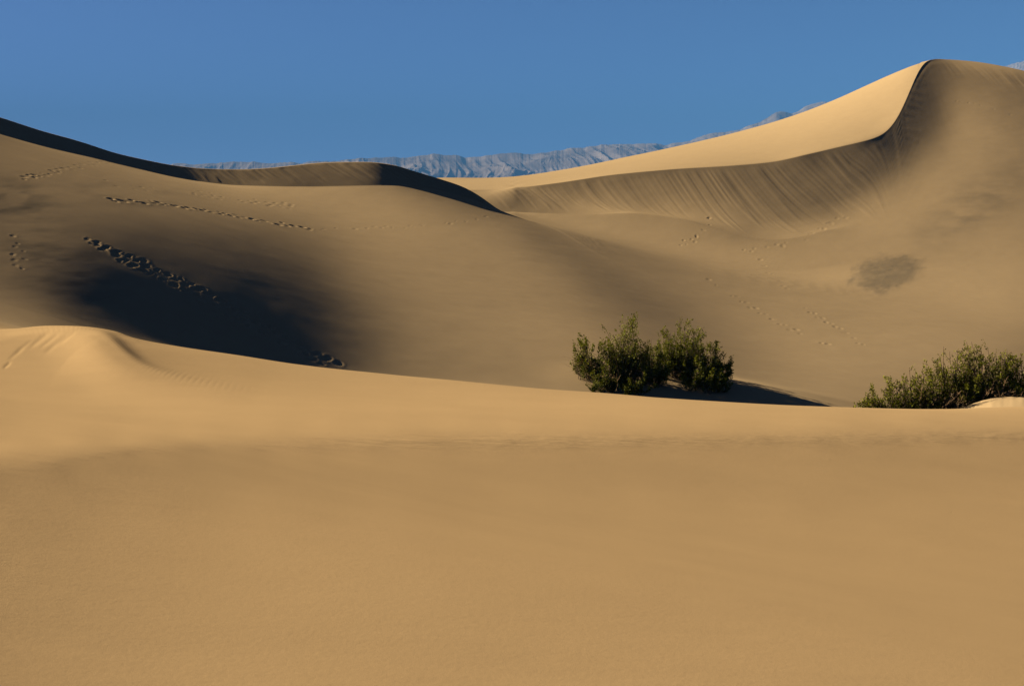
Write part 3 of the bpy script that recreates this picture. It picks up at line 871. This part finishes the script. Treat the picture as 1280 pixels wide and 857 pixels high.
def leaves_mesh(name, P, A, S, tone, parent):
    """one small folded leaf spray at each point P, axis A, size S"""
    n = len(P)
    r1 = rng.normal(size=(n, 3)); A = A / np.linalg.norm(A, axis=1, keepdims=True)
    U = np.cross(A, r1); U /= np.linalg.norm(U, axis=1, keepdims=True) + 1e-9
    Wd = (rng.uniform(.35, .6, n) * S)[:, None]; L = S[:, None]
    v = np.stack([P, P + A * L * .5 + U * Wd * .5, P + A * L, P + A * L * .5 - U * Wd * .5], 1).reshape(-1, 3)
    f = np.arange(4 * n).reshape(-1, 4)
    return mesh_obj(name, v, f, M_LEAF, parent, attrs={'tone': np.repeat(tone, 4)}, smooth=False)

def shrub(name, base, label, cat, lobes, scale_leaf, density, lean=(0, 0), dry=None, group=None, seed=1, sink=0.1):
    """lobes: (dx, dy, height, spread, stems) relative to base, metres"""
    r = np.random.default_rng(seed)
    root = bpy.data.objects.new(name, None); COL.objects.link(root)
    root.location = base; root.empty_display_size = .3
    tag(root, label, cat, group)
    tw = Twigs(); P, A, S, TN = [], [], [], []
    for (dx, dy, h, sp, ns) in lobes:
        gz0 = height(base[0] + dx, base[1] + dy) - base[2]
        for _ in range(ns):
            az = r.uniform(0, 2 * math.pi); out = sp * math.sqrt(r.uniform(0.02, 1))
            hh = h * r.uniform(.18, 1.0) ** .7 * (1 - .42 * (out / sp) ** 2)
            tip = np.array([dx + math.cos(az) * out + lean[0] * hh, dy + math.sin(az) * out + lean[1] * hh, gz0 + hh])
            b0 = np.array([dx + math.cos(az) * out * .25 + r.normal(0, .08), dy + math.sin(az) * out * .25 + r.normal(0, .08), gz0 - sink])
            c1 = b0 + (tip - b0) * .45 + np.array([math.cos(az), math.sin(az), 0]) * out * .22 + r.normal(0, .05 * h, 3)
            q = np.linspace(0, 1, 7)[:, None]
            pts = (1 - q) ** 2 * b0 + 2 * q * (1 - q) * c1 + q * q * tip
            pts[1:-1] += r.normal(0, .012 * h, (5, 3))
            tw.tube(pts, .016 * h / 2.5 + .004, .004)
            nb = 9
            for b in range(nb):
                s0 = r.uniform(.06, .98)
                p0 = np.array([np.interp(s0, q[:, 0], pts[:, i]) for i in range(3)])
                ln = h * r.uniform(.10, .24) * (1.15 - .5 * s0)
                dv = np.array([r.normal(0, .42), r.normal(0, .42), r.uniform(.6, 1.2)]) + .5 * np.array([math.cos(az), math.sin(az), 0])
                dv /= np.linalg.norm(dv)
                p1 = p0 + dv * ln + np.array([0, 0, .15 * ln])
                pm = (p0 + p1) / 2 + r.normal(0, .06 * ln, 3)
                tw.tube(np.array([p0, pm, p1]), .006, .0025, 3)
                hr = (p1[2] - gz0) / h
                m = max(3, int(density * r.uniform(.5, 1.3) * (ln / (.16 * h)) * (0.55 + .6 * min(hr, 1))))
                ss = r.uniform(.15, 1.05, m)[:, None]
                pp = p0 + (p1 - p0) * ss + r.normal(0, .07 * ln + .2 * scale_leaf, (m, 3))
                P.append(pp); A.append(r.normal(0, .6, (m, 3)) + dv * .9)
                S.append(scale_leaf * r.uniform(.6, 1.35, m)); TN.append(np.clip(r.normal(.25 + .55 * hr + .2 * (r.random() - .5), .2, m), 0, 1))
    tw.build('stems', M_TWIG, root)
    rng_state = P
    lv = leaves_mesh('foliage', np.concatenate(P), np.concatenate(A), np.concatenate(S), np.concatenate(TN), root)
    tag(lv, kind='stuff')
    if dry:
        d = Twigs()
        for (dx, dy, z0, nx, ny, nz, ln, cnt, spd) in dry:
            gz0 = height(base[0] + dx, base[1] + dy) - base[2]
            for _ in range(cnt):
                p0 = np.array([dx + r.normal(0, spd), dy + r.normal(0, spd), gz0 + z0 + r.normal(0, .06)])
                dv = np.array([nx, ny, nz]) + r.normal(0, .28, 3); dv /= np.linalg.norm(dv)
                L = ln * r.uniform(.5, 1.2)
                pts = np.array([p0, p0 + dv * L * .35 + r.normal(0, .05 * L, 3), p0 + dv * L * .7 + r.normal(0, .07 * L, 3) + [0, 0, -.04 * L], p0 + dv * L + r.normal(0, .08 * L, 3)])
                d.tube(pts, .009, .003, 3)
                for b in range(3):
                    k = r.integers(1, 3); pv = dv + r.normal(0, .6, 3)
                    d.tube(np.array([pts[k], pts[k] + pv * L * .22, pts[k] + pv * L * .36 + r.normal(0, .05 * L, 3)]), .005, .002, 3)
        tag(d.build('dry_branches', M_DRY, root), kind='stuff')
    return root

def at_px(px, y):
    return (px - 640) / FPX * y
def spot(px, y):
    x = at_px(px, y); return (x, y, height(x, y))
def m(px, px0, y): return (px - px0) / FPX * y
Y1, Y2 = 62.0, 63.6
b = spot(775, Y1)
shrub('desert_shrub', b, 'large leafy green desert shrub with bare brown branches on its left, behind the sand crest', 'shrub',
      [(m(783, 775, Y1), 0.2, 3.1, .9, 56), (m(744, 775, Y1), .2, 2.15, .95, 26), (m(757, 775, Y1), -.5, 1.4, .95, 16), (m(812, 775, Y1), .4, 2.3, .75, 20), (m(775, 775, Y1), .9, 2.5, .8, 16), (m(790, 775, Y1), -1.0, 1.3, 1.1, 18), (m(728, 775, Y1), .1, 1.9, .5, 8), (m(822, 775, Y1), .6, 1.7, .8, 26)],
      .085, 28, (-.03, 0), [(m(745, 775, Y1), 0, .75, -1, -.1, .15, 1.0, 12, .2), (m(750, 775, Y1), 0, .35, -.9, -.2, .3, .9, 10, .25), (m(765, 775, Y1), -.6, .1, .3, -.3, .8, .6, 12, .35), (m(810, 775, Y1), -.6, .9, -.8, -.2, .1, .7, 6, .2)], None, 3)
b = spot(858, Y2)
shrub('desert_shrub.001', b, 'dark green desert shrub with a rounded top casting a long shadow to its right', 'shrub',
      [(m(856, 858, Y2), 0.3, 3.0, .9, 54), (m(892, 858, Y2), .3, 1.95, .85, 28), (m(828, 858, Y2), .2, 2.35, .7, 20), (m(905, 858, Y2), 0, 1.3, .5, 16), (m(865, 858, Y2), -.9, 1.5, 1.1, 20), (m(868, 858, Y2), 1.2, 2.3, .9, 20), (m(880, 858, Y2), -1.4, 1.2, 1.2, 18)],
      .085, 28, (-.02, 0), [(m(840, 858, Y2), -.6, .5, -.9, -.2, .2, .7, 8, .3)], None, 7)
b = spot(744, Y1 - 1.2)
shrub('desert_shrub.002', b, 'small low shrub at the foot of the large shrub with bare branches', 'shrub',
      [(0, 0, .9, .45, 12), (m(760, 744, Y1), .1, .75, .4, 9)], .07, 20, (0, 0), None, None, 9)
YR = 33.6
b = spot(1225, YR)
shrub('desert_shrub.003', b, 'tall bright green shrub on a pale sand mound at the right edge', 'shrub',
      [(m(1228, 1225, YR), 0.3, 1.8, .45, 38), (m(1262, 1225, YR), .4, 1.6, .42, 36), (m(1197, 1225, YR), .1, 1.72, .42, 32), (m(1290, 1225, YR), .3, 1.5, .42, 20), (m(1175, 1225, YR), 0, 1.35, .34, 18), (m(1215, 1225, YR), -.2, .8, .5, 22), (m(1270, 1225, YR), .0, .7, .5, 18), (m(1246, 1225, YR), .6, 1.75, .4, 28)],
      .05, 26, (-.04, 0), [(m(1248, 1225, YR), -.45, .02, .3, -.4, .8, .26, 40, .22), (m(1192, 1225, YR), -.5, .05, .2, -.3, .8, .3, 26, .25)], None, 13)
b = spot(1118, YR - .6)
shrub('desert_shrub.004', b, 'low spreading shrub trailing along the sand crest left of the tall bright shrub', 'shrub',
      [(m(1105, 1118, YR), 0, 1.12, .38, 22), (m(1140, 1118, YR), 0, 1.35, .42, 26), (m(1084, 1118, YR), .1, .92, .26, 14), (m(1160, 1118, YR), .1, 1.45, .38, 22), (m(1073, 1118, YR), .0, .8, .2, 10), (m(1122, 1118, YR), .1, 1.25, .36, 18)],
      .05, 26, (-.05, 0), [(m(1165, 1118, YR), -.3, .35, .2, -.3, .8, .3, 14, .25)], None, 17)
